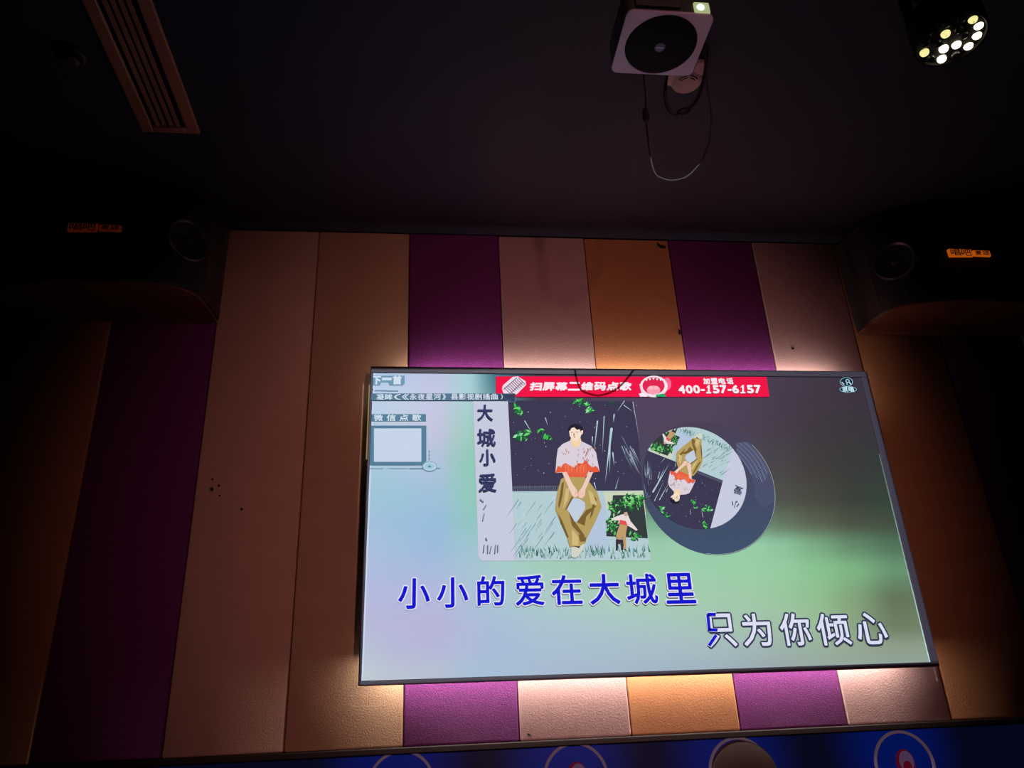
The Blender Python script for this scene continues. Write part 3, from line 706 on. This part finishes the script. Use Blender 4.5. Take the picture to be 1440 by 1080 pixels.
# pale plastic ceiling outlet behind the projector
M_pink = mat('outlet_plastic', (0.60, 0.34, 0.34), rough=0.5)
oc = at_z(966, 118, CEIL-0.05)
ob = thing('ceiling_outlet', 'pale round plastic ceiling socket with slots hanging behind the projector', 'socket', (oc.x, oc.y, CEIL-0.05))
obj('socket_body', lathe(bmesh.new(), [(0, 0), (0.036, 0), (0.043, 0.005), (0.046, 0.015), (0.05, 0.048)], (0, 0, 0), n=40), M_pink, ob, smooth=True)
obj('side_lug', newbox(-0.062, -0.03, -0.03, 0.02, 0.006, 0.03, bev=0.008), M_pink, ob, smooth=True)
obj('clip', newbox(0.006, 0.042, -0.075, -0.028, 0.004, 0.022, bev=0.006), M_pink, ob, smooth=True)
for k, (a, b) in enumerate(((205, 258), (270, 322), (205, 258), (270, 322))):
    bm = bmesh.new(); r0, r1 = (0.030, 0.034) if k < 2 else (0.022, 0.026)
    for s in range(8):
        t0, t1 = (math.radians(a+(b-a)*q/8) for q in (s, s+1))
        bm.faces.new([bm.verts.new((q*math.cos(t), q*math.sin(t), -0.0008)) for q, t in ((r0, t0), (r1, t0), (r1, t1), (r0, t1))])
    obj('slot', bm, M_black, ob)

M_cable = mat('cable_rubber', (0.014, 0.012, 0.014), rough=0.5, spec=0.3)
def pixpath(pts): return [at_y(px, py, Y) for px, py, Y in pts]
# long thin loop: hangs down into the projector beam
pts = [at_y(905, 100, 1.50), at_y(906, 118, 1.515), at_y(908.5, 140, 1.525), at_y(907.5, 160, 1.532), at_y(910, 185, 1.54), at_y(913, 210, 1.546), at_y(917, 232, 1.55), at_y(922, 245, 1.553), at_y(930, 250.5, 1.555), at_y(943, 253.8, 1.556),
       at_y(957, 252, 1.558), at_y(968, 247, 1.56), at_y(980, 235, 1.562), at_y(988, 224, 1.563), at_y(994, 208, 1.56), at_y(998, 195, 1.555), at_y(1000, 170, 1.54), at_y(999, 150, 1.525), at_y(995, 125, 1.51), at_y(992, 95, 1.49), at_y(990, 66, 1.46), at_y(986, 40, 1.42)]
cb = thing('power_cable', 'thin black cable hanging in a long loop below the projector', 'cable', pts[0])
def localize(P_, root): return [p-Vector(root.location) for p in P_]
sp = localize(smooth_path(pts, 6), cb)
obj('cord', tube(bmesh.new(), sp, 0.0022, 8), M_cable, cb, smooth=True)
fc = at_y(908, 162, 1.532)-Vector(cb.location)
obj('ferrite_bead', lathe(bmesh.new(), [(0, -0.024), (0.006, -0.023), (0.0085, -0.014), (0.0085, 0.012), (0.006, 0.022), (0, 0.023)], fc, (0.08, 0.1, 1), 20), M_cable, cb, smooth=True)
# thicker short loop with a plug
pts = [at_y(938, 104, 1.52), at_y(936, 120, 1.55), at_y(935.5, 138, 1.57), at_y(940, 153, 1.58), at_y(949, 161.5, 1.585), at_y(958, 157, 1.585), at_y(969, 152, 1.58), at_y(978, 143, 1.575), at_y(985, 128, 1.56), at_y(990, 110, 1.54), at_y(993, 85, 1.50), at_y(993, 60, 1.46)]
c2 = thing('signal_cable', 'thick black cable in a short loop around the pale ceiling socket', 'cable', pts[0])
sp = localize(smooth_path(pts, 6), c2)
obj('cord', tube(bmesh.new(), sp, 0.0045, 10), M_cable, c2, smooth=True)
a, b = at_y(953, 159, 1.584)-Vector(c2.location), at_y(970, 155, 1.58)-Vector(c2.location)
obj('plug', tube(bmesh.new(), [a, a*0.7+b*0.3, a*0.3+b*0.7, b], [0.006, 0.011, 0.011, 0.006], 12), M_cable, c2, smooth=True)

# ------------------------------------------------------------------ stage lights
M_can = mat('stage_light_black', (0.006, 0.0055, 0.006), rough=0.6, spec=0.1)
M_lit = mat('stage_led_lit', (0.9, 0.85, 0.6), rough=0.3, emit=(1.0, 0.86, 0.56), estr=5.0)
M_half = mat('stage_led_half', (0.9, 0.85, 0.5), rough=0.3, emit=(0.92, 0.84, 0.34), estr=1.0)
M_off = mat('stage_led_off', (0.035, 0.035, 0.05), rough=0.15)
def stage_light(c, ph0, ph1, lit, half, label, R=0.065, r2=0.0305):
    t = thing('stage_light', label, 'stage light', c)
    obj('can', lathe(bmesh.new(), [(0, 0.006), (0.080, 0.006), (0.083, 0.0), (0.088, 0.0), (0.090, 0.006), (0.090, 0.09), (0.07, 0.11), (0, 0.11)], (0, 0, 0), n=56), M_can, t, smooth=True)
    h = CEIL-c[2]
    bm = bmesh.new(); box(bm, -0.10, -0.092, -0.015, 0.015, 0.04, h-0.006); box(bm, 0.092, 0.10, -0.015, 0.015, 0.04, h-0.006); box(bm, -0.10, 0.10, -0.015, 0.015, h-0.008, h-0.001)
    obj('yoke', bm, M_can, t)
    for k in range(18):
        if k < 12: th = ph0+k*math.pi/6; q = R
        else: th = ph1+(k-12)*math.pi/3; q = r2
        p = Vector(PAX)*(q*math.cos(th))+Vector(PBX)*(q*math.sin(th))
        M_ = M_lit if k in lit else M_half if k in half else M_off
        ln = obj('led_lens', lathe(bmesh.new(), [(0, -0.003), (0.006, -0.0027), (0.0100, -0.001), (0.0115, 0.003), (0.0115, 0.007)], p, n=24), M_, t, smooth=True)
        if k in lit or k in half:
            obj('led_chip', newbox(p.x-0.0012, p.x+0.0012, p.y-0.0012, p.y+0.0012, -0.0036, -0.0028), M_off, ln)
# in-plane axes of the fitted ring (disc facing straight down)
_nn = Vector((-0.0386, 0.0228, 0.999)); PAX = _nn.cross(Vector((0, 1, 0))).normalized(); PBX = _nn.cross(PAX)
pz = 1.6 + CZ; pcen = at_z(1338.06, 56.88, pz)
stage_light(tuple(pcen), -0.7474, -0.4899, {6, 7, 8, 10, 16, 17}, {0, 5, 13}, 'round black stage light on the ceiling with nine glowing warm white lamps')
dc = at_z(101, 76, CEIL)
sd = thing('smoke_detector', 'small dark round smoke detector on the ceiling left of the air vent', 'smoke detector', tuple(dc))
M_det = mat('detector_plastic', (0.10, 0.03, 0.03), rough=0.5)
obj('base', lathe(bmesh.new(), [(0.038, -0.001), (0.038, -0.012), (0.034, -0.015), (0, -0.015)], (0, 0, 0), n=36), M_det, sd, smooth=True)
cp = obj('sensor_cap', lathe(bmesh.new(), [(0.026, -0.014), (0.025, -0.030), (0.018, -0.036), (0, -0.037)], (0, 0, 0), n=36), M_det, sd, smooth=True)
for k in range(8):
    a = math.pi*k/4; obj('cap_slot', newbox(0.0262*math.cos(a)-0.003, 0.0262*math.cos(a)+0.003, 0.0262*math.sin(a)-0.003, 0.0262*math.sin(a)+0.003, -0.027, -0.018), M_black, cp)

# ------------------------------------------------------------------ air vent in the ceiling
M_vent = mat('vent_enamel', (0.55, 0.20, 0.11), rough=0.45)
VX0, VX1, VY0, VY1 = -0.869, -0.695, 1.05, 1.987
vt = thing('air_vent', 'long reddish slatted air vent set in the dark ceiling', 'air vent', ((VX0+VX1)/2, (VY0+VY1)/2, CEIL))
vw, vl = (VX1-VX0)/2, (VY1-VY0)/2
for a in ((-vw, -vw+0.036, -vl, vl), (vw-0.038, vw, -vl, vl), (-vw+0.036, vw-0.038, vl-0.028, vl), (-vw+0.036, vw-0.038, -vl, -vl+0.028)):
    obj('vent_frame', newbox(*a, -0.012, -0.0005, bev=0.003, seg=1), M_vent, vt)
obj('vent_cavity', newbox(-vw+0.036, vw-0.038, -vl+0.028, vl-0.028, -0.002, -0.0006), M_black, vt)
iw = 2*vw-0.074
for k in range(4):
    x = -vw+0.036+iw*(k+1)/5
    bm = newbox(x-0.0058, x+0.0058, -vl+0.029, vl-0.029, -0.010, -0.0065)
    obj('vent_slat', bm, M_vent, vt)

# ------------------------------------------------------------------ back-lit board under the ledge
BRD = WALL-0.004
bx0, bx1 = XB[0]-0.01, RX1-0.02; bz0, bz1 = 0.12, BASE-0.021
board = thing('display_board', 'dark blue back-lit board with pale rings below the striped panels', 'display board', (0, BRD, 0))
Mb = bpy.data.materials.new('board_print'); Mb.use_nodes = True
N = Mb.node_tree; b = N.nodes['Principled BSDF']; b.inputs['Roughness'].default_value = 0.4; b.inputs['Specular IOR Level'].default_value = 0.15
rc = []
for px, py in ((564, 1107), (810, 1095), (1041, 1086), (1272, 1076)):
    p = at_y(px, py, BRD-0.004); rc.append(p)
tc = N.nodes.new('ShaderNodeTexCoord'); acc = None
for p in rc:
    d = N.nodes.new('ShaderNodeVectorMath'); d.operation = 'DISTANCE'; d.inputs[1].default_value = (p.x-0.02, 0, p.z+0.05)
    N.links.new(tc.outputs['Object'], d.inputs[0])
    mr = N.nodes.new('ShaderNodeMapRange'); mr.interpolation_type = 'SMOOTHSTEP'; mr.inputs[1].default_value = 0.06; mr.inputs[2].default_value = 0.24; mr.inputs[3].default_value = 1; mr.inputs[4].default_value = 0
    N.links.new(d.outputs['Value'], mr.inputs[0])
    if acc is None: acc = mr.outputs[0]
    else:
        mxx = N.nodes.new('ShaderNodeMath'); mxx.operation = 'MAXIMUM'; N.links.new(acc, mxx.inputs[0]); N.links.new(mr.outputs[0], mxx.inputs[1]); acc = mxx.outputs[0]
mx = N.nodes.new('ShaderNodeMix'); mx.data_type = 'RGBA'
mx.inputs[6].default_value = rgb(5, 8, 30); mx.inputs[7].default_value = rgb(2, 20, 92)
N.links.new(acc, mx.inputs[0]); N.links.new(mx.outputs[2], b.inputs['Emission Color']); b.inputs['Emission Strength'].default_value = 0.75
b.inputs['Base Color'].default_value = (0.002, 0.004, 0.03, 1)
obj('board_face', newbox(bx0, bx1, -0.004, 0.03, bz0, bz1), Mb, board)
M_ring = mat('ring_print', (0.22, 0.16, 0.22), rough=0.5, spec=0.1, emit=rgb(110, 90, 105), estr=0.3)
M_redp = mat('red_print', (0.12, 0.01, 0.03), rough=0.5, spec=0.1, emit=rgb(120, 14, 40), estr=0.3)
M_palep = mat('pale_print', (0.10, 0.08, 0.12), rough=0.5, spec=0.1, emit=rgb(110, 80, 120), estr=0.35)
M_brown = mat('brown_print', (0.016, 0.010, 0.009), rough=0.6, spec=0.1, emit=rgb(60, 34, 28), estr=0.25, var=0.2, vscale=30)
def disc(bm, c, rx, rz, d, a0=0, a1=360, n=48):
    bm.faces.new([bm.verts.new((c[0]+rx*math.cos(math.radians(a0+(a1-a0)*k/n)), d, c[1]+rz*math.sin(math.radians(a0+(a1-a0)*k/n)))) for k in range(n)])
RR = 0.096
for i, p in enumerate(rc):
    bm = bmesh.new(); q = []
    for k in range(64):
        t = 2*math.pi*k/64
        q.append([bm.verts.new((p.x+r*math.cos(t), y, p.z+r*math.sin(t))) for r, y in ((RR, -0.0045), (RR, -0.009), (RR-0.008, -0.009), (RR-0.008, -0.0045))])
    for k in range(64):
        A, B = q[k], q[(k+1) % 64]
        for e in range(4): bm.faces.new((A[e], A[(e+1) % 4], B[(e+1) % 4], B[e]))
    rg = obj('ring', bm, M_ring, board, smooth=True)
    if i == 2:
        bm = bmesh.new(); prof = [(0.105, -0.0045), (0.10, -0.014), (0.075, -0.026), (0.04, -0.033), (0, -0.036)]
        lathe(bm, [(r, -h) for r, h in prof], (p.x+0.012, 0, p.z-0.018), (0, -1, 0), 48); 
        obj('brown_emblem', bm, M_brown, board, smooth=True)
    else:
        bm = bmesh.new(); disc(bm, (p.x+0.004, p.z+0.004), 0.030, 0.040, -0.0052); obj('red_emblem', bm, M_redp, board)
        bm = bmesh.new(); disc(bm, (p.x+0.008, p.z+0.010), 0.023, 0.029, -0.0058); obj('pale_emblem', bm, M_palep, board)
        bm = bmesh.new(); disc(bm, (p.x+0.008, p.z-0.006), 0.014, 0.018, -0.0064); obj('red_emblem', bm, M_redp, board)
